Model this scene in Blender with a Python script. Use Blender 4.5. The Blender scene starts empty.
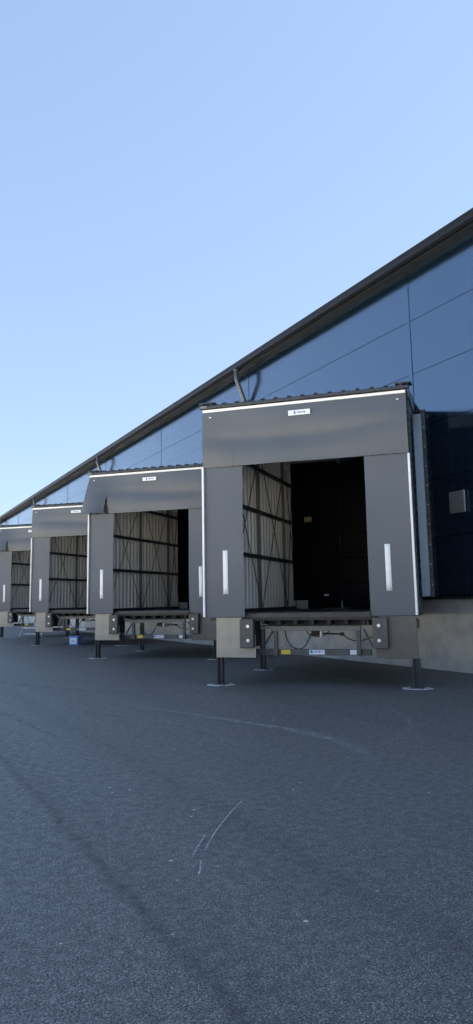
import bpy, bmesh, math, random
from mathutils import Vector, Matrix
random.seed(7)
S = bpy.context.scene
C = S.collection
R = math.radians

# ------------------------------------------------------------------ materials
def new_mat(name):
    m = bpy.data.materials.new(name); m.use_nodes = True
    nt = m.node_tree; b = nt.nodes['Principled BSDF']
    return m, nt, b

def N(nt, kind, **kw):
    n = nt.nodes.new(kind)
    for k, v in kw.items():
        setattr(n, k, v)
    return n

def noise(nt, vec, scale, detail=4, rough=.55):
    n = N(nt, 'ShaderNodeTexNoise'); n.inputs['Scale'].default_value = scale
    n.inputs['Detail'].default_value = detail; n.inputs['Roughness'].default_value = rough
    nt.links.new(vec, n.inputs['Vector']); return n.outputs['Fac']

def ramp(nt, fac, stops):
    r = N(nt, 'ShaderNodeValToRGB'); el = r.color_ramp.elements
    while len(el) < len(stops): el.new(.5)
    for e, (p, c) in zip(el, stops):
        e.position = p; e.color = (*c, 1) if len(c) == 3 else c
    nt.links.new(fac, r.inputs['Fac']); return r.outputs['Color']

def math_(nt, op, a, b=None, clamp=False):
    n = N(nt, 'ShaderNodeMath', operation=op, use_clamp=clamp)
    for i, v in enumerate((a, b)):
        if v is None: continue
        if isinstance(v, (int, float)): n.inputs[i].default_value = v
        else: nt.links.new(v, n.inputs[i])
    return n.outputs[0]

def mixc(nt, fac, a, b, blend='MIX'):
    n = N(nt, 'ShaderNodeMix', data_type='RGBA', blend_type=blend)
    if isinstance(fac, (int, float)): n.inputs[0].default_value = fac
    else: nt.links.new(fac, n.inputs[0])
    for i, v in ((6, a), (7, b)):
        if isinstance(v, tuple): n.inputs[i].default_value = (*v, 1)
        else: nt.links.new(v, n.inputs[i])
    return n.outputs[2]

def bump(nt, b, h, strength, dist):
    n = N(nt, 'ShaderNodeBump'); n.inputs['Strength'].default_value = strength
    n.inputs['Distance'].default_value = dist
    nt.links.new(h, n.inputs['Height']); nt.links.new(n.outputs[0], b.inputs['Normal'])

def coord(nt, mode='Object', scale=None):
    t = N(nt, 'ShaderNodeTexCoord'); o = t.outputs[mode]
    if scale:
        m = N(nt, 'ShaderNodeMapping'); m.inputs['Scale'].default_value = scale
        nt.links.new(o, m.inputs['Vector']); o = m.outputs[0]
    return o

def surf(name, col, rough, metal=0., var=.12, scale=6., bs=0., bscale=40., bdist=.004, stretch=None, spec=.5, rvar=.08):
    """painted / coated surface with faint uneven colour, gloss and relief"""
    m, nt, b = new_mat(name); v = coord(nt, 'Object', stretch)
    f = noise(nt, v, scale, 5)
    lo = tuple(c * (1 - var) for c in col); hi = tuple(min(1, c * (1 + var)) for c in col)
    nt.links.new(ramp(nt, f, [(.3, lo), (.7, hi)]), b.inputs['Base Color'])
    f2 = noise(nt, v, scale * 3.1, 4)
    r = math_(nt, 'ADD', math_(nt, 'MULTIPLY', math_(nt, 'SUBTRACT', f2, .5), rvar * 2), rough, True)
    nt.links.new(r, b.inputs['Roughness'])
    b.inputs['Metallic'].default_value = metal
    b.inputs['Specular IOR Level'].default_value = spec
    if bs: bump(nt, b, noise(nt, v, bscale, 3), bs, bdist)
    return m

M = {}
M['wall'] = surf('dark_blue_grey_cladding', (.034, .092, .165), .17, metal=.9, var=.05, scale=.8, bs=.05, bscale=.9, bdist=.02, rvar=.03)
for n_ in M['wall'].node_tree.nodes:
    if n_.type == 'BSDF_PRINCIPLED':
        n_.inputs['Coat Weight'].default_value = 1; n_.inputs['Coat IOR'].default_value = 1.92; n_.inputs['Coat Roughness'].default_value = .15
        for l_ in n_.inputs['Normal'].links: M['wall'].node_tree.links.new(l_.from_socket, n_.inputs['Coat Normal'])
M['trim'] = surf('dark_grey_flashing', (.035, .040, .048), .28, var=.1, scale=3)
M['gutter'] = surf('gutter_steel', (.009, .011, .016), .40, spec=.16, var=.1, scale=2, stretch=(1, .15, 1))
M['pipe'] = surf('downpipe_steel', (.045, .055, .072), .30, var=.08)
M['soffit'] = surf('soffit_board', (.010, .011, .015), .5, spec=.15, var=.1, scale=2, stretch=(1, .1, 1))
M['flap'] = surf('curtain_vinyl', (.090, .104, .122), .48, var=.06, scale=1.1, bs=.22, bscale=1.3, bdist=.04, rvar=.06, spec=.5)
M['white'] = surf('white_edge_tape', (.88, .88, .86), .3, var=.04)
M['stripe'] = surf('white_guide_stripe', (.86, .87, .88), .35, var=.05, scale=12)
M['liner'] = None
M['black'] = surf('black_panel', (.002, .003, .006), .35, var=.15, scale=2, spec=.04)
M['steel'] = surf('dark_frame_steel', (.04, .05, .065), .45, var=.15)
M['deck'] = surf('worn_black_deck', (.04, .04, .042), .5, var=.3, scale=5)
M['rod'] = surf('bracing_rod', (.030, .030, .032), .5, var=.1)
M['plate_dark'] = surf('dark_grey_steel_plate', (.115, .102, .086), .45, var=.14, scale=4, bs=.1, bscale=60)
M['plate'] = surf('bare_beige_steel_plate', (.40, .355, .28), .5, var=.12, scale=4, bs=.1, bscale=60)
M['bumper'] = surf('bumper_steel', (.075, .073, .072), .45, var=.15, scale=9)
M['bolt'] = surf('zinc_bolt', (.55, .56, .57), .35, metal=.7, var=.1, scale=30)
M['beam'] = surf('grey_brown_beam', (.19, .175, .155), .5, var=.15, scale=5)
M['leg'] = surf('leg_steel', (.035, .034, .034), .5, var=.2, scale=8)
M['mortar'] = surf('pale_mortar_pad', (.48, .475, .46), .85, var=.4, scale=14, bs=.5, bscale=50)
M['rubber'] = surf('black_rubber', (.02, .02, .021), .7, var=.2)
M['label'] = surf('white_label', (.78, .80, .84), .4, var=.03)
M['ink'] = surf('dark_print', (.05, .08, .16), .5, var=.05)
M['logo'] = surf('blue_print', (.03, .16, .42), .45, var=.05)
M['yellow'] = surf('yellow_label', (.72, .55, .06), .45, var=.06)
M['blue'] = surf('blue_plastic', (.12, .27, .58), .4, var=.08)
M['alu'] = surf('light_grey_aluminium', (.74, .76, .79), .38, metal=.2, var=.08)
M['box'] = surf('grey_enclosure', (.16, .17, .18), .4, var=.06)
M['box_side'] = surf('pale_enclosure_rim', (.40, .42, .44), .4, var=.06)
M['roofing'] = surf('roof_sheet', (.05, .052, .056), .35, var=.1)
M['pale_panel'] = surf('pod_side_panel', (.30, .39, .50), .36, metal=.7, var=.06, scale=2, stretch=(1, 1, .3))
M['amber'] = surf('dull_yellow_notice', (.22, .165, .06), .5, var=.1)

# galvanised / cream liner sheet with uneven dust
m, nt, b = new_mat('corrugated_liner'); v = coord(nt, 'Object', (1, 1, .25))
f = noise(nt, v, 3.0, 5); g = noise(nt, coord(nt, 'Object'), 1.0, 3)
c1 = ramp(nt, f, [(.3, (.74, .74, .72)), (.7, (.82, .82, .80))])
nt.links.new(mixc(nt, math_(nt, 'MULTIPLY', g, .35), c1, (.66, .62, .55)), b.inputs['Base Color'])
b.inputs['Roughness'].default_value = .32
M['liner'] = m

# cast concrete plinth: pale, cloudy, slightly polished
m, nt, b = new_mat('cast_concrete'); v = coord(nt, 'Object')
f = noise(nt, v, 1.5, 5, .55); g = noise(nt, coord(nt, 'Object', (1, 4, .5)), 1.2, 5); h = noise(nt, v, 60, 3)
c1 = ramp(nt, f, [(.32, (.26, .28, .30)), (.50, (.58, .565, .52)), (.66, (.72, .69, .61))])
c2 = mixc(nt, math_(nt, 'MULTIPLY', g, .5), c1, (.30, .305, .30))
nt.links.new(mixc(nt, math_(nt, 'MULTIPLY', h, .25), c2, (.2, .2, .19)), b.inputs['Base Color'])
nt.links.new(ramp(nt, f, [(.3, (.32,) * 3), (.7, (.6,) * 3)]), b.inputs['Roughness'])
bump(nt, b, h, .15, .002)
M['concrete'] = m

# asphalt
m, nt, b = new_mat('asphalt'); v = coord(nt, 'Object')
vo = N(nt, 'ShaderNodeTexVoronoi', feature='F1'); vo.inputs['Scale'].default_value = 150; nt.links.new(v, vo.inputs['Vector'])
stone = N(nt, 'ShaderNodeSeparateColor'); nt.links.new(vo.outputs['Color'], stone.inputs[0])
c_st = ramp(nt, stone.outputs[0], [(.0, (.058, .060, .055)), (.40, (.20, .20, .18)), (.80, (.37, .37, .335)), (1., (.70, .69, .63))])
fine = noise(nt, v, 240, 4, .75); pit = noise(nt, v, 105, 3, .75); mid = noise(nt, v, 14, 5, .65); big = noise(nt, v, .35, 5, .6); streak = noise(nt, coord(nt, 'Object', (1, .12, 1)), 1.1, 5, .6)
c = mixc(nt, ramp(nt, fine, [(.40, (0,) * 3), (.62, (.85,) * 3)]), c_st, (.105, .107, .097))
c = mixc(nt, ramp(nt, big, [(.35, (0,) * 3), (.68, (.30,) * 3)]), c, (.205, .208, .19))
c = mixc(nt, ramp(nt, mid, [(.4, (0,) * 3), (.72, (.45,) * 3)]), c, (.045, .045, .045))
c = mixc(nt, ramp(nt, pit, [(.50, (0,) * 3), (.55, (.97,) * 3)]), c, (.018, .018, .018))
c = mixc(nt, ramp(nt, streak, [(.45, (0,) * 3), (.75, (.22,) * 3)]), c, (.055, .055, .056))
# paving-lane joints running parallel to the building
sep = N(nt, 'ShaderNodeSeparateXYZ'); nt.links.new(v, sep.inputs[0])
wob = math_(nt, 'MULTIPLY', math_(nt, 'SUBTRACT', noise(nt, v, 2.2, 5, .7), .5), .13)
xw = math_(nt, 'ADD', sep.outputs[0], wob)
def joint(x0, w, amt, col):
    global c
    d = math_(nt, 'ABSOLUTE', math_(nt, 'SUBTRACT', xw, x0))
    k = math_(nt, 'MULTIPLY', math_(nt, 'SUBTRACT', 1., math_(nt, 'DIVIDE', d, w), True), amt)
    k = math_(nt, 'MULTIPLY', k, math_(nt, 'ADD', .35, mid), True)
    c = mixc(nt, k, c, col)
joint(-9.25, .060, .62, (.022, .023, .025))
joint(-9.1, .25, .2, (.035, .036, .038))
joint(-8.2, .2, .28, (.033, .034, .036))
joint(-4.9, .25, .2, (.035, .036, .038))
# pale grit specks
vs = N(nt, 'ShaderNodeTexVoronoi', feature='F1'); vs.inputs['Scale'].default_value = 6.5; nt.links.new(v, vs.inputs['Vector'])
gate = N(nt, 'ShaderNodeSeparateColor'); nt.links.new(vs.outputs['Color'], gate.inputs[0])
sp = math_(nt, 'MULTIPLY', math_(nt, 'LESS_THAN', vs.outputs['Distance'], .085), math_(nt, 'GREATER_THAN', gate.outputs[1], .84))
c = mixc(nt, math_(nt, 'MULTIPLY', sp, .9), c, (.62, .61, .58))
nt.links.new(c, b.inputs['Base Color'])
nt.links.new(ramp(nt, mid, [(.3, (.45,) * 3), (.7, (.68,) * 3)]), b.inputs['Roughness'])
hgt = math_(nt, 'ADD', math_(nt, 'MULTIPLY', vo.outputs['Distance'], -1.), math_(nt, 'MULTIPLY', fine, .6))
bump(nt, b, hgt, .22, .005)
M['asphalt'] = m

def mark_mat(name, col, amount, nscale):
    """thin worn mark: fades at its borders and breaks up over the stones (UV across / along)"""
    m, nt, b = new_mat(name)
    uv = N(nt, 'ShaderNodeTexCoord').outputs['UV']
    s = N(nt, 'ShaderNodeSeparateXYZ'); nt.links.new(uv, s.inputs[0])
    e = math_(nt, 'SUBTRACT', 1., math_(nt, 'ABSOLUTE', math_(nt, 'SUBTRACT', math_(nt, 'MULTIPLY', s.outputs[0], 2.), 1.)), True)
    a = math_(nt, 'SUBTRACT', 1., math_(nt, 'POWER', math_(nt, 'ABSOLUTE', math_(nt, 'SUBTRACT', math_(nt, 'MULTIPLY', s.outputs[1], 2.), 1.)), 3.), True)
    br = ramp(nt, noise(nt, coord(nt, 'Object'), nscale, 4, .7), [(.38, (0,) * 3), (.66, (1,) * 3)])
    k = math_(nt, 'MULTIPLY', math_(nt, 'MULTIPLY', math_(nt, 'MULTIPLY', e, a), br), amount, True)
    b.inputs['Base Color'].default_value = (*col, 1); b.inputs['Roughness'].default_value = .8
    nt.links.new(k, b.inputs['Alpha']); return m
M['scuff'] = mark_mat('pale_tyre_scuff', (.33, .325, .305), 1.15, 9)
M['scratch'] = mark_mat('white_scratch', (.55, .55, .54), 1.5, 60)
M['dust'] = mark_mat('dusty_streak', (.28, .28, .265), .8, 7)

# ------------------------------------------------------------------ mesh helper
class MB:
    def __init__(s): s.bm = bmesh.new(); s.uv = None
    def box(s, x0, x1, y0, y1, z0, z1, bev=0., mat=0):
        vs = [s.bm.verts.new(p) for p in ((x0,y0,z0),(x1,y0,z0),(x1,y1,z0),(x0,y1,z0),(x0,y0,z1),(x1,y0,z1),(x1,y1,z1),(x0,y1,z1))]
        fs = [s.bm.faces.new([vs[i] for i in q]) for q in ((3,2,1,0),(4,5,6,7),(0,1,5,4),(1,2,6,5),(2,3,7,6),(3,0,4,7))]
        for f in fs: f.material_index = mat
        if bev:
            es = list({e for f in fs for e in f.edges})
            bmesh.ops.bevel(s.bm, geom=es, offset=bev, segments=2, affect='EDGES', profile=.5)
        return s
    def hexa(s, low, high, mat=0):
        """solid from two matching closed loops"""
        a = [s.bm.verts.new(p) for p in low]; b = [s.bm.verts.new(p) for p in high]; n = len(a)
        fs = [s.bm.faces.new(a[::-1]), s.bm.faces.new(b)]
        for i in range(n): fs.append(s.bm.faces.new((a[i], a[(i+1) % n], b[(i+1) % n], b[i])))
        for f in fs: f.material_index = mat
        return s
    def tube(s, pts, r, seg=8, cap=True):
        pts = [Vector(p) for p in pts]; rings = []
        for i, p in enumerate(pts):
            d = (pts[min(i+1, len(pts)-1)] - pts[max(i-1, 0)]).normalized()
            a = Vector((0, 0, 1)) if abs(d.z) < .9 else Vector((1, 0, 0))
            u = d.cross(a).normalized(); w = d.cross(u).normalized()
            rings.append([s.bm.verts.new(p + r * (math.cos(2*math.pi*k/seg) * u + math.sin(2*math.pi*k/seg) * w)) for k in range(seg)])
        for a, b in zip(rings, rings[1:]):
            for k in range(seg): s.bm.faces.new((a[k], a[(k+1) % seg], b[(k+1) % seg], b[k])).smooth = True
        if cap: s.bm.faces.new(rings[0]); s.bm.faces.new(rings[-1][::-1])
        return s
    def bar(s, p, q, w, h):
        """rectangular bar between two points"""
        p, q = Vector(p), Vector(q); d = (q - p).normalized()
        a = Vector((0, 0, 1)) if abs(d.z) < .9 else Vector((0, 1, 0))
        u = d.cross(a).normalized() * w / 2; v = d.cross(u).normalized() * h / 2
        return s.hexa([p+u+v, p-u+v, p-u-v, p+u-v], [q+u+v, q-u+v, q-u-v, q+u-v])
    def grid(s, rows, smooth=True, thick=None):
        """sheet from rows of points; thick = vector for a solid sheet"""
        def lay(off): return [[s.bm.verts.new(Vector(p) + off) for p in r] for r in rows]
        A = lay(Vector()); nr, nc = len(rows), len(rows[0])
        def faces(G, flip):
            for i in range(nr-1):
                for j in range(nc-1):
                    q = [G[i][j], G[i][j+1], G[i+1][j+1], G[i+1][j]]
                    f = s.bm.faces.new(q[::-1] if flip else q); f.smooth = smooth
        faces(A, False)
        if thick is not None:
            B = lay(Vector(thick)); faces(B, True)
            for j in range(nc-1):
                s.bm.faces.new((A[0][j+1], A[0][j], B[0][j], B[0][j+1])); s.bm.faces.new((A[-1][j], A[-1][j+1], B[-1][j+1], B[-1][j]))
            for i in range(nr-1):
                s.bm.faces.new((A[i][0], A[i+1][0], B[i+1][0], B[i][0])); s.bm.faces.new((A[i+1][-1], A[i][-1], B[i][-1], B[i+1][-1]))
        return s
    def ribbon(s, pts, w):
        L = s.bm.loops.layers.uv.verify(); pts = [Vector(p) for p in pts]; n = len(pts)
        row = []
        for i, p in enumerate(pts):
            d = (pts[min(i+1, n-1)] - pts[max(i-1, 0)]).normalized(); u = Vector((-d.y, d.x, 0)) * w / 2
            row.append((s.bm.verts.new(p-u), s.bm.verts.new(p+u)))
        for i in range(n-1):
            f = s.bm.faces.new((row[i][0], row[i+1][0], row[i+1][1], row[i][1]))
            for l, t in zip(f.loops, ((0, i/(n-1)), (0, (i+1)/(n-1)), (1, (i+1)/(n-1)), (1, i/(n-1)))): l[L].uv = t
        return s
    def mesh(s, name, mats):
        bmesh.ops.recalc_face_normals(s.bm, faces=s.bm.faces[:]) if not s.uv else None
        me = bpy.data.meshes.new(name); s.bm.to_mesh(me); s.bm.free()
        for m in (mats if isinstance(mats, (list, tuple)) else [mats]): me.materials.append(m)
        return me
    def build(s, name, mats, parent=None):
        o = bpy.data.objects.new(name, s.mesh(name, mats)); C.objects.link(o)
        if parent is not None: o.parent = parent
        return o

def thing(name, label, cat, loc=(0, 0, 0), rz=0., group=None):
    o = bpy.data.objects.new(name, None); C.objects.link(o)
    o.empty_display_size = .3; o.location = loc; o.rotation_euler = (0, 0, rz)
    o['label'] = label; o['category'] = cat
    if group: o['group'] = group
    return o

def copy_tree(o, parent=None):
    c = o.copy(); C.objects.link(c)
    if parent is not None: c.parent = parent
    for ch in list(o.children): copy_tree(ch, c)
    return c

# ------------------------------------------------------------------ layout constants
FLX, FLY, STEP = -5.0265, 12.5337, 7.7954      # front-left ground corner of the nearest pod, pod spacing
W = 3.678                                      # pod width
ax = Vector((math.sin(R(45)), math.cos(R(45)), 0)); rd = Vector((math.cos(R(45)), -math.sin(R(45)), 0))
def world(i, x, y, z=0.): return Vector((FLX, FLY + i*STEP, z)) + rd*x + ax*y
REACH = -FLX / ax.x                            # distance along the pod axis to the wall (left side)
FLOOR = 1.215

# ------------------------------------------------------------------ ground
g = MB(); g.grid([[(-500, -500, 0), (-500, 500, 0)], [(500, -500, 0), (500, 500, 0)]], smooth=False)
ground = g.build('asphalt_ground', M['asphalt']); ground['kind'] = 'structure'

gv = MB(); gv.grid([[(-500, -500, .004), (-500, 500, .004)], [(-11.9, -500, .004), (-11.9, 500, .004)]], smooth=False)
bounce = gv.build('bounce_yard', surf('pale_bounce_yard', (.60, .57, .50), .9, var=.2, scale=30)); bounce['kind'] = 'structure'  # unseen pale ground, added to bounce warm sunlight under the docks

def smooth_line(pts, n=8):
    out = []; P = [Vector((*p, 0)) for p in pts]
    for i in range(len(P)-1):
        p0, p1, p2, p3 = P[max(i-1, 0)], P[i], P[i+1], P[min(i+2, len(P)-1)]
        for k in range(n):
            t = k/n
            out.append(.5*((2*p1) + (p2-p0)*t + (2*p0-5*p1+4*p2-p3)*t*t + (3*p1-p0-3*p2+p3)*t**3))
    out.append(P[-1]); return out
def mark(name, pts, w, mat, z=.004, n=8):
    pl = smooth_line(pts, n)
    for p in pl: p.z = z
    o = MB().ribbon(pl, w).build(name, mat, ground); o['kind'] = 'structure'; return o
mark('tyre_scuff', [(-7.3, 11.2), (-6.70, 9.767), (-6.343, 8.543), (-6.089, 7.554), (-6.08, 6.662), (-6.442, 5.547)], .26, M['scuff'])
mark('tyre_scuff', [(-7.9, 11.0), (-7.25, 9.3), (-7.0, 8.2), (-7.1, 7.0)], .12, M['dust'], .008)
mark('tyre_scuff', [(-3.9, 9.6), (-4.3, 8.2), (-5.0, 7.0), (-6.2, 6.2)], .12, M['dust'], .008)
mark('tyre_scuff', [(-8.2, 15.5), (-7.4, 13.6), (-6.4, 12.4), (-5.4, 11.6)], .18, M['dust'], .008)
mark('tyre_scuff', [(-9.5, 14.5), (-8.9, 12.0), (-8.6, 10.0), (-8.5, 8.5)], .2, M['dust'], .012)
mark('scratch_mark', [(-8.788, 4.215), (-8.664, 4.404), (-8.507, 4.628)], 0.016, M['scratch'], 0.016, 4)
mark('scratch_mark', [(-8.676, 4.279), (-8.584, 4.423), (-8.467, 4.594), (-8.397, 4.686), (-8.3, 4.809), (-8.148, 4.997), (-7.928, 5.25)], 0.018, M['scratch'], 0.02, 4)
mark('scratch_mark', [(-8.886, 3.902), (-8.825, 4.001), (-8.745, 4.172)], 0.016, M['scratch'], 0.024, 4)
mark('scratch_mark', [(-8.747, 3.997), (-8.691, 3.996)], 0.016, M['scratch'], 0.028, 4)

# ------------------------------------------------------------------ warehouse
Y0, Y1, DEEP = -70.0, 165.0, 44.0
PITCH, ZB, ZTOP = 1.195, 1.472, 8.64
wh = thing('warehouse', 'long dark blue-grey warehouse with metal panel walls above a pale concrete base', 'warehouse', (0, 45, 0))
def part(mb, name, mat):
    o = mb.build(name, mat); o.parent = wh; o.matrix_parent_inverse = Matrix.Translation((0, -45, 0)); return o
openings = []
for i in range(4):
    a = world(i, W - .26, REACH - W + .26).y; b = world(i, 1.30, REACH - 1.30).y
    openings.append((a, b))
OT = 4.78
seams = [12.70 + STEP*k for k in range(-11, 20)]
rng = random.Random(3)
w = MB(); J = .006
for k in range(6):
    z0, z1 = ZB + PITCH*k + J, ZB + PITCH*(k+1) - J
    for s0, s1 in zip(seams, seams[1:]):
        lo, hi = max(s0, Y0) + J, min(s1, Y1) - J
        if hi <= lo: continue
        iv = [(lo, hi, z0)]
        if z0 < OT:
            for a, b in openings:
                nx = []
                for p, q, zz in iv:
                    if b <= p or a >= q: nx.append((p, q, zz)); continue
                    if a > p: nx.append((p, a, zz))
                    if b < q: nx.append((b, q, zz))
                    if z1 > OT: nx.append((max(a, p), min(b, q), OT))
                iv = nx
        for p, q, zz in iv:
            t = [rng.uniform(-.0016, .0016) for _ in range(4)]
            w.hexa([(t[0], p, zz), (t[1], q, zz), (.10, q, zz), (.10, p, zz)], [(t[2], p, z1), (t[3], q, z1), (.10, q, z1), (.10, p, z1)])
part(w, 'wall_cladding', M['wall'])
# backing behind the grooves, with the door openings left free
bk = MB(); prev = Y0
for a, b in openings:
    bk.box(.103, .16, prev, a, ZB, ZTOP); bk.box(.103, .16, a, b, OT, ZTOP); prev = b
bk.box(.103, .16, prev, Y1, ZB, ZTOP)
part(bk, 'wall_backing', M['black'])
for q in seams:
    if Y0 < q < Y1:
        lo = 5.6 if any(a-.2 < q < b+.2 for a, b in openings) else ZB+.02
        part(MB().box(-.012, -.004, q-.055, q+.055, lo, ZTOP-.01), 'seam_cover', M['wall'])
pl = MB(); prev = Y0
for a, b in openings:
    pl.box(.0, .30, prev, a, -.3, 1.40); pl.box(.0, .30, a, b, -.3, FLOOR-.06); prev = b
pl.box(.0, .30, prev, Y1, -.3, 1.40)
part(pl, 'concrete_base', M['concrete'])
sl = MB(); prev = Y0
for a, b in openings + [(Y1, Y1)]:
    sl.hexa([(-.05, prev, 1.402), (.1, prev, 1.402), (.1, prev, 1.466), (-.05, prev, 1.447)], [(-.05, a, 1.402), (.1, a, 1.402), (.1, a, 1.466), (-.05, a, 1.447)]); prev = b
part(sl, 'base_sill', M['trim'])
sf = MB(); sf.box(-.33, .1, Y0, Y1, 8.642, 8.66)
part(sf, 'soffit', M['soffit'])
GZ = .07
# half-round fronted gutter, lapped every four metres
gp = [(x+.16, z+GZ) for x, z in [(-.47, 8.70), (-.47, 8.53), (-.50, 8.505), (-.56, 8.50), (-.605, 8.53), (-.615, 8.60), (-.605, 8.665), (-.625, 8.69), (-.60, 8.70), (-.585, 8.66), (-.59, 8.545), (-.50, 8.53), (-.485, 8.70)]]
gu = MB()
gu.hexa([(x, Y0, z) for x, z in gp], [(x, Y1, z) for x, z in gp])
for k in range(-16, 40):
    y = 1.2 + 4.05*k
    gu.hexa([(x-.004, y, z-.004) for x, z in gp[1:8]], [(x-.004, y+.09, z-.004) for x, z in gp[1:8]])
part(gu, 'gutter', M['gutter'])
fb = MB(); fb.box(-.305, -.28, Y0, Y1, 8.53, 8.636); fb.box(-.279, -.002, Y0, Y1, 8.605, 8.6355); part(fb, 'fascia', M['soffit'])
rf = MB()
n = int((Y1-Y0)/.5)
prof = lambda x: 8.76 + (.045*x if x < DEEP/2 else .045*(DEEP-x))
rf.hexa([(-.38, Y0, 8.765), (DEEP+.5, Y0, 8.75), (DEEP+.5, Y0, 8.79), (DEEP/2, Y0, 9.75), (-.38, Y0, 8.79)], [(-.38, Y1, 8.765), (DEEP+.5, Y1, 8.75), (DEEP+.5, Y1, 8.79), (DEEP/2, Y1, 9.75), (-.38, Y1, 8.79)])
part(rf, 'roof', M['roofing'])
ew = MB(); ew.box(.0, DEEP, Y0-.2, Y0-.002, -.3, 8.70); ew.box(.0, DEEP, Y1+.002, Y1+.2, -.3, 8.70); ew.box(DEEP, DEEP+.2, Y0, Y1, -.3, 8.70)
part(ew, 'end_wall', M['wall'])
for k in range(-4, 9):
    y = 20.5 + 15.59*k
    if not (-5 < y < 120): continue
    d = MB()
    low = 5.42 if y > 12 else .1
    d.tube([(-.40, y, 8.56), (-.40, y, 8.33), (-.395, y, 8.27), (-.375, y, 8.20), (-.145, y, 7.62), (-.12, y, 7.55), (-.115, y, 7.46), (-.115, y, low)], .068, 12)
    d.tube([(-.40, y, 8.58), (-.40, y, 8.50)], .080, 12); d.tube([(-.40, y, 8.36), (-.40, y, 8.31)], .076, 12); d.tube([(-.135, y, 7.59), (-.117, y, 7.52)], .076, 12)
    d.box(-.17, .0, y-.012, y+.012, 7.28, 7.32)
    part(d, 'downpipe', M['pipe'])

# ------------------------------------------------------------------ small box on the wall
bx = thing('wall_box', 'small grey metal box fixed to the dark wall right of the nearest loading dock', 'electrical box', (0, 11.47, 3.09))
MB().box(-.05, -.016, -.215, .215, 0, .43, .006).build('housing', M['box'], bx)
MB().box(-.060, -.051, -.205, .205, .01, .42, .003).build('cover', M['box'], bx)
MB().box(-.062, -.051, -.235, -.207, .0, .43).build('rim', M['box_side'], bx)

# ------------------------------------------------------------------ loading dock pod
def thicken(o):
    m = o.modifiers.new('thickness', 'SOLIDIFY'); m.thickness = .012; m.offset = 0
    o.modifiers.new('edges', 'EDGE_SPLIT').split_angle = R(40); return o

def curtain_sheet(x0, x1, z0, z1, yfun, nx=14, nz=20, xfun=None, t=.012):
    rows = []
    for i in range(nz+1):
        z = z0 + (z1-z0)*i/nz; r = []
        for j in range(nx+1):
            x = x0 + (x1-x0)*j/nx
            xx = x + (xfun(x, z) if xfun else 0)
            r.append((xx, yfun(x, z), z))
        rows.append(r)
    return MB().grid(rows)

HB, HT = 3.842, 4.868            # head curtain bottom / top
def head_y(seed, belly):
    r = random.Random(seed); ph = [r.uniform(0, 6.3) for _ in range(4)]
    def f(x, z):
        t = (z-HB)/(HT-HB)
        sag = .022*math.exp(-((t-.50-.05*math.sin(1.3*x+ph[3]))/.12)**2) - .011*math.exp(-((t-.22)/.10)**2)*(.6+.4*math.sin(2.2*x+ph[0]))
        return -.045 + sag*min(1, x/.5+.25)*min(1, (W-x)/.5+.25) - belly*math.sin(math.pi*min(1, max(0, 1-t)))*(.7+.3*math.sin(1.7*x+ph[0])) - .012*(1-t)*math.sin(3.1*x+ph[1]) - .010*math.sin(7*t+1.3*x+ph[2])
    return f
def head_mesh(seed, folded):
    """head curtain: one sheet, slit from the bottom at both sides; folded: the left leaf is bent out of plane"""
    f = head_y(seed, .035); mb = MB(); S1, S2, ZS = .588, W-.602, 4.32
    xs = [S1*j/10 for j in range(10)] + [S1, S1] + [S1+(S2-S1)*j/22 for j in range(1, 22)] + [S2, S2] + [S2+(W-S2)*j/8 for j in range(1, 9)]
    zs = [HB+(ZS-HB)*i/12 for i in range(12)] + [ZS+(HT-ZS)*i/12 for i in range(13)]
    pairs = (10, 32 + 1)
    def pos(j, z):
        x = xs[j]; y = f(x, z); t = max(0, (ZS+.10-z)/(ZS+.10-HB)); left = j <= pairs[0]; mid = pairs[0] < j <= pairs[1]
        gap = max(0, (ZS-z)/(ZS-HB))
        if left: x -= .003*gap
        if not left and mid: x += .003*gap*max(0, 1-(x-S1)/.3)
        if folded:
            T = max(0, (HT-z)/(HT-HB))
            if left:
                u = x/S1
                y -= .36*T**1.4*(.30+.70*math.sin(math.pi*(.18+.70*u))) ; x -= .12*T*(1-u) + (.055*gap*u)
            elif mid:
                k = max(0, 1-(x-S1)/.8); y -= (.16*T**1.4*(1-gap) + .03*gap)*k*k; x += .02*gap*k
        return (x, y, z)
    V = {}
    for i, z in enumerate(zs):
        for j in range(len(xs)):
            if j-1 in pairs and z >= ZS-1e-6: V[i, j] = V[i, j-1]
            else: V[i, j] = mb.bm.verts.new(pos(j, z) if not (j in pairs and z >= ZS-1e-6 and folded) else pos(j, z))
    for i in range(len(zs)-1):
        for j in range(len(xs)-1):
            if j in pairs: continue
            q = []
            for v in (V[i, j], V[i, j+1], V[i+1, j+1], V[i+1, j]):
                if v not in q: q.append(v)
            mb.bm.faces.new(q).smooth = True
    return mb
def side_y(seed, edge):
    r = random.Random(seed); a, b_ = r.uniform(0, 6), r.uniform(0, 6)
    def f(x, z):
        t = (z-1.16)/(HB-1.16)
        return -.02 + .016*math.sin(2.1*t*math.pi+a)*(x-edge)/.75 + .008*math.sin(5*t+b_)
    return f

def text_marks(mb, x0, x1, z0, z1, y, n):
    """unreadable small print: a row of little letter-like strokes"""
    r = random.Random(n); w_ = (x1-x0)/n
    for k in range(n):
        a = x0 + k*w_; h = z1-z0
        mb.box(a, a+w_*.22, y-.002, y, z0, z1)
        if r.random() < .7: mb.box(a+w_*.24, a+w_*.72, y-.002, y, z0+h*r.choice((0, .4, .78)), z0+h*r.choice((.22, .6, 1.)) if False else z1 if r.random() < .5 else z0+h*.25)
        if r.random() < .5: mb.box(a+w_*.55, a+w_*.74, y-.003, y-.0025, z0, z1)

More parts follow.
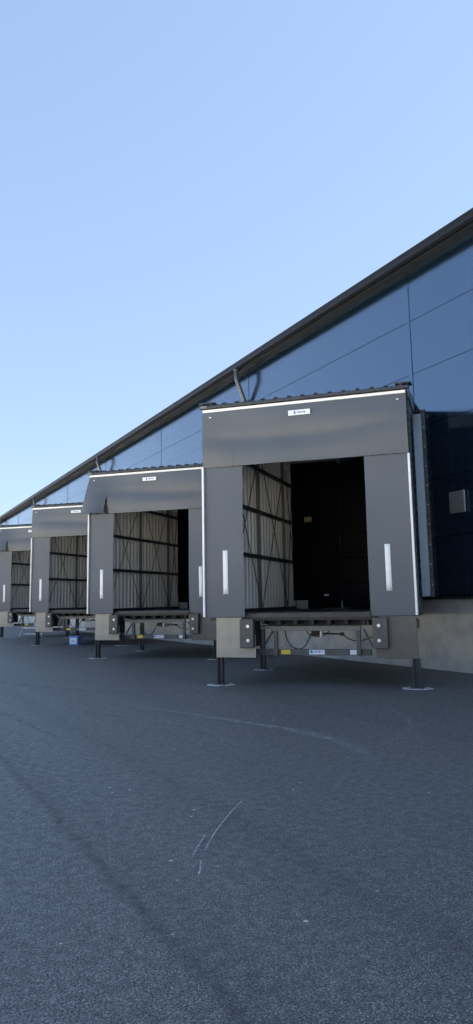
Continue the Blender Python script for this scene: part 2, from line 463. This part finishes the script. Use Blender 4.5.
def corrugated_rows(y0, y1, z0, z1, x, period, depth):
    pts = []; y = y0; k = 0
    prof = [(0, 0), (.38, 0), (.5, 1), (.88, 1)]
    while y < y1:
        for u, v in prof:
            yy = y + u*period
            if yy <= y1: pts.append((x + v*depth, yy))
        y += period
    pts.append((pts[-1][0], y1))
    return [[(px, py, z) for px, py in pts] for z in (z0, z1)]

def make_dock():
    d = thing('loading_dock', '', 'loading dock', (FLX, FLY, 0), R(-45), 'angled loading docks along the warehouse')
    YB = 5.82                                              # rear bulkhead
    roof_z = lambda y: 5.0 + .095*y
    # --- roof: ribbed sheet draining to the front
    xs = []
    x = -.03
    while x < W+.09:
        xs += [(x, 0), (x+.16, 0), (x+.175, .042), (x+.225, .042), (x+.24, 0)]; x += .245
    xs = [p for p in xs if p[0] <= W+.10]
    rows = [[(px, -.05, roof_z(-.05)+h) for px, h in xs], [(px, min(REACH-px, REACH)-.004, roof_z(REACH-px)+h) for px, h in xs]]
    rt = MB().grid(rows, smooth=False, thick=(0, 0, -.018)).build('roof', M['roofing'], d)
    for x0, x1 in ((-.06, .25), (W-.17, W+.10)): MB().box(x0, x1, -.09, .14, 5.030, 5.052, .004).build('flashing', M['trim'], rt)
    gt = MB().box(-.05, W+.06, -.10, .02, 4.935, 4.994, .012).build('roof_gutter', M['trim'], d)
    MB().box(-.02, .1, -.103, -.1005, 4.945, 4.985).build('end_cap', M['box'], gt)
    # ceiling sheet (underside) following the roof
    ce = MB(); ce.hexa([(.06, .10, 4.88), (W-.28, .13, 4.88), (W-.28, REACH-W+.2, 4.88), (W-.06, YB, 4.74), (.06, YB, 4.74)][:3] + [(1.34, REACH-1.34, 4.88), (.06, YB, 4.88)], [(.06, .10, 4.93), (W-.28, .13, 4.93), (W-.28, REACH-W+.2, 4.93), (1.34, REACH-1.34, 4.93), (.06, YB, 4.93)])
    ce.build('ceiling', M['alu'], d)
    # --- left wall: corrugated sheet, steel girts, posts and crossed rods
    lw = MB().grid(corrugated_rows(.05, REACH-.03, 1.18, 4.93, .05, .225, .044), smooth=False, thick=(-.004, 0, 0)).build('side_wall', M['liner'], d)
    MB().grid(corrugated_rows(.04, REACH-.01, 1.16, 5.0, -.02, .225, .044), smooth=False, thick=(-.004, 0, 0)).build('outer_skin', M['trim'], lw)
    for z in (2.37, 3.34, 4.28): MB().box(.090, .155, .06, YB-.01, z-.04, z+.04, .004).build('girt', M['steel'], lw)
    MB().box(.088, .17, .06, YB-.01, FLOOR+.002, FLOOR+.075, .004).build('sole_plate', M['steel'], lw)
    posts = (.10, 2.88, 4.92)
    for y in posts: MB().box(.089, .150, y-.04, y+.04, FLOOR+.08, 4.86, .004).build('post', M['box'], lw)
    ed = (.85, 2.84, 4.88, 6.9)
    for a, b_ in ((.72, 2.80), (2.92, 4.86), (4.96, 5.66)):
        MB().tube([(.170, a, FLOOR+.09), (.170, b_, 4.55)], .010, 6).build('brace', M['rod'], lw)
        MB().tube([(.196, b_, FLOOR+.09), (.196, a, 4.55)], .010, 6).build('brace', M['rod'], lw)
    # --- right wall: short outside, runs on as liner inside the building
    XR = W - .24
    rw = MB(); rw.grid(corrugated_rows(.05, REACH-XR-.03, 1.18, 5.0, XR-.03, .215, .03), smooth=False, thick=(.004, 0, 0))
    rwo = rw.build('side_wall', M['trim'], d)
    MB().box(3.475, 3.656, 2.95, 3.40, 1.47, 5.20, .003).build('cover_panel', M['pale_panel'], rwo)
    tm = MB(); tm.box(3.658, 3.735, 2.93, 3.33, 1.45, 5.22, .004); tm.build('edge_trim', M['trim'], rwo)
    MB().box(3.46, 3.76, 2.90, 3.30, 5.223, 5.27, .004).build('cap', M['trim'], rwo)
    MB().box(W-.14, W+.03, .125, .66, 1.20, 4.90, .004).build('frame_side', M['trim'], rwo)
    MB().hexa([(W+.034, -.06, 4.80), (W+.05, -.06, 4.80), (W+.05, .72, 4.68), (W+.034, .72, 4.68)], [(W+.034, -.06, 4.93), (W+.05, -.06, 4.93), (W+.05, .72, 4.98), (W+.034, .72, 4.98)]).build('corner_flashing', M['trim'], rwo)
    for k in range(9): MB().tube([(3.70, 2.929, 1.7+.4*k), (3.70, 2.922, 1.7+.4*k)], .011, 8).build('rivet', M['bolt'], rwo)
    MB().grid(corrugated_rows(.13, YB-.005, 1.216, 4.875, XR-.09, .225, .032), smooth=False, thick=(.004, 0, 0)).build('inner_lining', M['liner'], rwo)
    # --- rear bulkhead with the warehouse door
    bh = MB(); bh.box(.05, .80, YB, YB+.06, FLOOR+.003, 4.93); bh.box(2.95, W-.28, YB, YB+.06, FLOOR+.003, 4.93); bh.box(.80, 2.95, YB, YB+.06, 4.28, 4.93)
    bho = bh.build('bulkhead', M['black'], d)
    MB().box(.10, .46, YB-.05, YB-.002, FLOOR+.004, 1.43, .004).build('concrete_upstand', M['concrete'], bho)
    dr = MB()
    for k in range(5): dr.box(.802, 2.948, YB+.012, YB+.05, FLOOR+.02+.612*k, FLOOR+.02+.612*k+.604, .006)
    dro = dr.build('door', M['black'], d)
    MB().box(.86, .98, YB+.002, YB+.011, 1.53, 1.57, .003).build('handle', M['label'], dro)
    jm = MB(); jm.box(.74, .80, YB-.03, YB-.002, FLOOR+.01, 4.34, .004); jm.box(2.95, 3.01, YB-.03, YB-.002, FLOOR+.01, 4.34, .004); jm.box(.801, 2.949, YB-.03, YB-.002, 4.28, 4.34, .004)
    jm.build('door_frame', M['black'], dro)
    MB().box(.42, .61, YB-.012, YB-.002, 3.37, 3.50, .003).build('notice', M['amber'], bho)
    ic = MB(); ic.box(1.30, W-.10, 3.6, YB+.1, 4.742, 4.76)
    # --- floor platform
    fo = MB(); fo.hexa([(.04, .10, 1.10), (W-.26, .14, 1.10), (W-.26, REACH-W+.2, 1.10), (1.38, REACH-1.42, 1.10), (.04, YB+.3, 1.10)], [(.04, .10, FLOOR), (W-.26, .14, FLOOR), (W-.26, REACH-W+.2, FLOOR), (1.38, REACH-1.42, FLOOR), (.04, YB+.3, FLOOR)])
    fo.hexa([(1.385, REACH-1.42, 1.17), (W-.26, REACH-W+.205, 1.17), (W-.26, YB+.25, 1.17), (1.385, YB+.25, 1.17)], [(1.385, REACH-1.42, FLOOR), (W-.26, REACH-W+.205, FLOOR), (W-.26, YB+.25, FLOOR), (1.385, YB+.25, FLOOR)])
    foo = fo.build('floor', M['deck'], d)
    lv = MB(); lv.box(.96, 2.92, -.02, 2.6, FLOOR+.003, FLOOR+.018, .003); lv.box(.95, 2.93, -.05, -.022, 1.150, FLOOR+.016, .004); lv.build('dock_leveller', M['deck'], foo)
    un = MB()
    for k in range(7): un.box(1.02+.29*k, 1.08+.29*k, .02, 2.5, 1.03, 1.098)
    un.box(.94, 2.94, .30, .36, 1.0, 1.098); un.build('joist', M['rubber'], foo)
    # --- front curtains
    hd = thicken(head_mesh(11, False).build('head_curtain', M['flap'], d))
    bn = MB().box(.005, W-.005, -.058, -.018, HT+.002, HT+.052, .003).build('top_strip', M['white'], d)
    pn = MB(); pn.box(1.64, 2.035, -.105, -.095, 4.652, 4.745, .002)
    sg = pn.build('sign_plate', M['label'], hd)
    sg.location.y = 0
    lg = MB(); y = -.1055
    lg.hexa([(1.745, y, 4.672), (1.757, y, 4.668), (1.772, y, 4.68), (1.772, y, 4.725), (1.742, y, 4.725), (1.742, y, 4.685)], [(1.745, y-.002, 4.672), (1.757, y-.002, 4.668), (1.772, y-.002, 4.68), (1.772, y-.002, 4.725), (1.742, y-.002, 4.725), (1.742, y-.002, 4.685)])
    lg.build('emblem', M['logo'], hd)
    tx = MB(); text_marks(tx, 1.80, 1.955, 4.686, 4.713, -.1055, 8); tx.build('lettering', M['ink'], hd)
    for x in (.16, W-.14): MB().box(x-.02, x+.02, -.085, -.078, 4.755, 4.772).build('eyelet', M['white'], hd)
    for k, (x0, x1, ex) in enumerate(((.0, .735, 0), (2.925, W, W))):
        f = side_y(21+k, ex)
        sc_ = thicken(curtain_sheet(x0, x1, 1.165, HB-.004, f, 8, 22).build('side_curtain', M['flap'], d))
        xs0 = .352 if k == 0 else 3.205
        stp = MB(); rows = [[(xs0+dx+.004*i*(.8 if k else .6)*0, f(xs0+dx, 2.335-.77*i/6)-.0125, 2.335-.77*i/6) for dx in (0, .03, .062, .092)] for i in range(7)]
        stp.grid(rows, thick=(0, .003, 0)).build('guide_stripe', M['stripe'], sc_)
        et = MB(); xa, xb = ((-.020, .016) if k == 0 else (W-.022, W+.014))
        et.box(xa, xb, -.075, .05, 1.17, HB-.012, .003)
        et.build('edge_tape', M['white'], sc_)
    # curtain frame behind the sheets
    fr = MB(); fr.box(.03, .12, .035, .115, 1.18, 4.86); fr.box(W-.12, W-.03, .035, .115, 1.18, 4.86); fr.box(.121, W-.121, .035, .115, 4.72, 4.86)
    fr.build('front_frame', M['steel'], d)
    # --- undercarriage
    for x0, x1 in ((.20, .672), (3.05, 3.655)):
        p = MB(); p.box(x0, x1, .00, .02, .475, 1.158, .003); p.box(x0+(.0), x1+(.25 if x0 < 1 else 0), -.008, -.002, .475, .86, .002) if x0 < 1 else p.box(x0-.06, x1, -.008, -.002, .475, .86, .002)
        p.box(x0, x1, .021, .50, .95, 1.09)
        p.box(x0+.02, x1-.02, .20, .24, .50, .94)
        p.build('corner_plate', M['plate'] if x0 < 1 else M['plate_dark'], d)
    for x0, x1 in ((.668, .918), (2.957, 3.205)):
        bo = MB().box(x0, x1, -.12, -.012, .64, 1.135, .012).build('bumper', M['bumper'], d)
        MB().box(x0+.01, x1-.01, -.011, .34, .66, 1.09, .003).build('bracket', M['rubber'], bo)
        for z in (.77, 1.01):
            cx = (x0+x1)/2 + (.03 if x0 < 1 else -.02)
            MB().tube([(cx, -.121, z), (cx, -.140, z)], .030, 6).build('bolt', M['bolt'], bo)
    for (x, y, wd, zt) in ((.235, .10, .10, .474), (3.61, .10, .115, .474), (.12, 3.0, .10, 1.09)):
        lg_ = MB(); lg_.box(x-wd/2, x-wd/2+.02, y-wd/2, y+wd/2, .015, zt); lg_.box(x-wd/2+.021, x+wd/2, y-.012, y+.012, .015, zt); lg_.box(x+wd/2-.02, x+wd/2+.0005, y-wd/2, y-.0125, .015, zt); lg_.box(x+wd/2-.02, x+wd/2+.0005, y+.0125, y+wd/2, .015, zt)
        lo = lg_.build('leg', M['leg'], d)
        r = random.Random(int(x*100+y*10)); pad = []
        for k in range(18):
            t = 2*math.pi*k/18; rr = r.uniform(.7, 1.25)
            pad.append((x + .25*rr*math.cos(t), y + .24*rr*math.sin(t)))
        MB().hexa([(px, py, -.02) for px, py in pad], [(x+(px-x)*.88, y+(py-y)*.88, .007) for px, py in pad]).build('foot_pad', M['mortar'], lo)
        MB().box(x-.11, x+.11, y-.10, y+.10, .008, .022).build('base_plate', M['bumper'], lo)
    lb = MB(); lb.box(.72, 2.86, .30, .36, .500, .602, .006); lo = lb.build('lower_beam', M['bumper'], d)
    MB().box(1.29, 1.455, .293, .299, .513, .592).build('warning_label', M['yellow'], lo)
    MB().box(1.79, 2.06, .293, .299, .513, .592).build('maker_label', M['label'], lo)
    t2 = MB(); text_marks(t2, 1.875, 2.03, .545, .572, .2925, 9); t2.build('label_print', M['logo'], lo); MB().box(1.81, 1.85, .290, .2925, .535, .58).build('emblem', M['logo'], lo)
    MB().box(2.50, 2.61, .293, .299, .513, .592).build('white_label', M['label'], lo)
    ub = MB(); ub.box(1.12, 2.70, .22, .30, .915, 1.0, .006); ub.box(.93, 1.119, .24, .28, .95, .99); ub.build('upper_beam', M['beam'], d)
    for x in (1.21, 2.66):
        MB().box(x-.035, x+.035, .225, .292, .49, .913, .004).build('hanger', M['bumper'], d)
        
    for p, q in (((.95, .33, .62), (1.15, .33, .93)), ((2.9, .33, .62), (2.74, .33, .93))): MB().bar(p, q, .03, .03).build('strut', M['steel'], d)
    for x in (1.02, 2.80): MB().box(x-.055, x+.055, .16, .24, 1.02, 1.085, .004).build('lip_keeper', M['amber'] if x > 2 else M['label'], d)
    # hydraulic unit and cables
    hy = MB(); hy.box(1.80, 1.93, .45, .56, .82, .905, .008); hy.tube([(1.935, .5, .86), (2.35, .5, .85)], .014, 8); hy.box(2.30, 2.36, .47, .53, .82, .875, .004)
    hyo = hy.build('hydraulic_unit', M['rubber'], d)
    MB().box(1.945, 1.985, .47, .53, .80, .90, .004).build('connector', M['label'], hyo)
    for pts in ([(1.33, .42, .93), (1.36, .42, .78), (1.43, .42, .66), (1.52, .42, .605), (1.62, .42, .60), (1.70, .42, .66), (1.76, .42, .76), (1.80, .45, .86)],
                [(2.34, .5, .85), (2.42, .5, .78), (2.52, .5, .74), (2.64, .5, .735), (2.75, .5, .76), (2.86, .5, .80)],
                [(1.55, .9, 1.05), (1.62, .9, .86), (1.70, .9, .80), (1.85, .9, .79), (2.0, .9, .86), (2.1, .9, 1.05)]):
        P = [Vector(p) for p in pts]; out = []
        for i in range(len(P)-1):
            p0, p1, p2, p3 = P[max(i-1, 0)], P[i], P[i+1], P[min(i+2, len(P)-1)]
            for k in range(4):
                t = k/4; out.append(.5*((2*p1)+(p2-p0)*t+(2*p0-5*p1+4*p2-p3)*t*t+(3*p1-p0-3*p2+p3)*t**3))
        MB().tube(out + [P[-1]], .010, 6).build('cable', M['rubber'], d)
    return d

dock = make_dock()
docks = [dock] + [copy_tree(dock) for _ in range(3)]
for o in docks[1:]:                                   # only the nearest dock shows the yellow notice on its rear panel
    for ch in o.children:
        for g_ in list(ch.children):
            if g_.name.startswith('notice'): bpy.data.objects.remove(g_)
labels = ['nearest and largest dark grey loading dock, both side curtains in full view',
          'second loading dock from the camera, its head curtain folded out at the left corner',
          'third loading dock from the camera, flat head curtain, a blue crate on the ground beneath',
          'farthest loading dock, cut by the left edge of the photo, silver trestle beneath it']
for i, o in enumerate(docks):
    o.location = (FLX, FLY + i*STEP, 0); o['label'] = labels[i]
for i, sd in ((1, 12), (3, 13)):
    me = head_mesh(sd, True).mesh('head_curtain', M['flap'])
    for ch in docks[i].children:
        if ch.name.startswith('head_curtain'): ch.data = me
me = head_mesh(15, False).mesh('head_curtain', M['flap'])
for ch in docks[2].children:
    if ch.name.startswith('head_curtain'): ch.data = me

# ------------------------------------------------------------------ things under the docks
p = world(2, 1.68, .25)
cr = thing('crate', 'blue plastic crate with a white panel standing on the asphalt under the third dock', 'crate', p, R(-45))
b_ = MB(); o4 = lambda s, z: [(-.22*s, -.16*s, z), (.22*s, -.16*s, z), (.22*s, .16*s, z), (-.22*s, .16*s, z)]
b_.hexa(o4(.92, .0), o4(1., .36)); b_.build('body', M['blue'], cr)
rm = MB(); rm.box(-.235, .235, -.178, -.150, .345, .385, .006); rm.box(-.235, .235, .150, .178, .345, .385, .006); rm.box(-.235, -.205, -.149, .149, .345, .385, .006); rm.box(.205, .235, -.149, .149, .345, .385, .006); rm.build('rim', M['blue'], cr)
wl = MB(); wl.box(-.165, .165, -.172, -.157, .05, .31, .002); wl.build('panel', M['label'], cr)
wt = MB(); text_marks(wt, -.10, .10, .15, .20, -.1725, 6); wt.build('print', M['logo'], cr); cr.scale = (.82, .82, .82)

p = world(3, 1.42, .75)
tr = thing('trestle', 'low silver metal trestle standing on the asphalt under the farthest dock', 'trestle', p, R(-45))
MB().box(-.78, .78, -.035, .035, .34, .41, .006).build('top_rail', M['alu'], tr)
MB().box(-.70, .70, -.02, .02, .10, .15, .004).build('lower_rail', M['alu'], tr)
for sx in (-1, 1):
    for sy in (-1, 1):
        MB().bar((sx*.72, sy*.03, .34), (sx*.82, sy*.20, .0), .045, .045).build('leg', M['alu'], tr)

tr.scale = (.70, .9, 1.05)
# ------------------------------------------------------------------ camera
f_px, pitch, roll, psi, D, shy = 759.95, .1520, -.0176, .4568, 10.5323, -27.78
fw = Vector((math.sin(psi)*math.cos(pitch), math.cos(psi)*math.cos(pitch), math.sin(pitch)))
rt = Vector((math.cos(psi), -math.sin(psi), 0)); up = rt.cross(fw)
c_, s_ = math.cos(roll), math.sin(roll)
r2 = c_*rt + s_*up; u2 = -s_*rt + c_*up
cam = bpy.data.cameras.new('camera'); co = bpy.data.objects.new('camera', cam); C.objects.link(co)
cam.sensor_fit = 'HORIZONTAL'; cam.sensor_width = 36; cam.lens = f_px*36/473
cam.shift_y = shy/473; cam.clip_start = .05; cam.clip_end = 3000
co.matrix_world = Matrix(((r2.x, u2.x, -fw.x, -D), (r2.y, u2.y, -fw.y, 0), (r2.z, u2.z, -fw.z, 1.45), (0, 0, 0, 1)))
S.camera = co

# ------------------------------------------------------------------ light
EL, AZ = 36.5, 102.          # sun behind the warehouse; azimuth clockwise from +Y
wd = bpy.data.worlds.new('World'); S.world = wd; wd.use_nodes = True
nt = wd.node_tree; sky = nt.nodes.new('ShaderNodeTexSky'); sky.sky_type = 'NISHITA'; sky.sun_disc = False
sky.sun_elevation = R(EL); sky.sun_rotation = R(AZ); sky.altitude = 200; sky.air_density = 1.0; sky.dust_density = .25; sky.ozone_density = 2.2
gm = nt.nodes.new('ShaderNodeGamma'); gm.inputs[1].default_value = .38; nt.links.new(sky.outputs[0], gm.inputs[0])
tint = mixc(nt, 1., gm.outputs[0], (.600, .712, .925), 'MULTIPLY')
bg = nt.nodes['Background']; nt.links.new(tint, bg.inputs[0]); bg.inputs[1].default_value = .08
sl_ = bpy.data.lights.new('sun', 'SUN'); so = bpy.data.objects.new('sun', sl_); C.objects.link(so)
sl_.energy = 5.0; sl_.angle = R(.5); sl_.color = (1, .93, .82)
sd = Vector((math.sin(R(AZ))*math.cos(R(EL)), math.cos(R(AZ))*math.cos(R(EL)), math.sin(R(EL))))
so.rotation_euler = sd.to_track_quat('Z', 'Y').to_euler(); so.location = (30, -20, 40)

S.view_settings.view_transform = 'Standard'; S.view_settings.look = 'None'
S.view_settings.exposure = 3.107; S.view_settings.gamma = 1; S.view_settings.use_curve_mapping = False
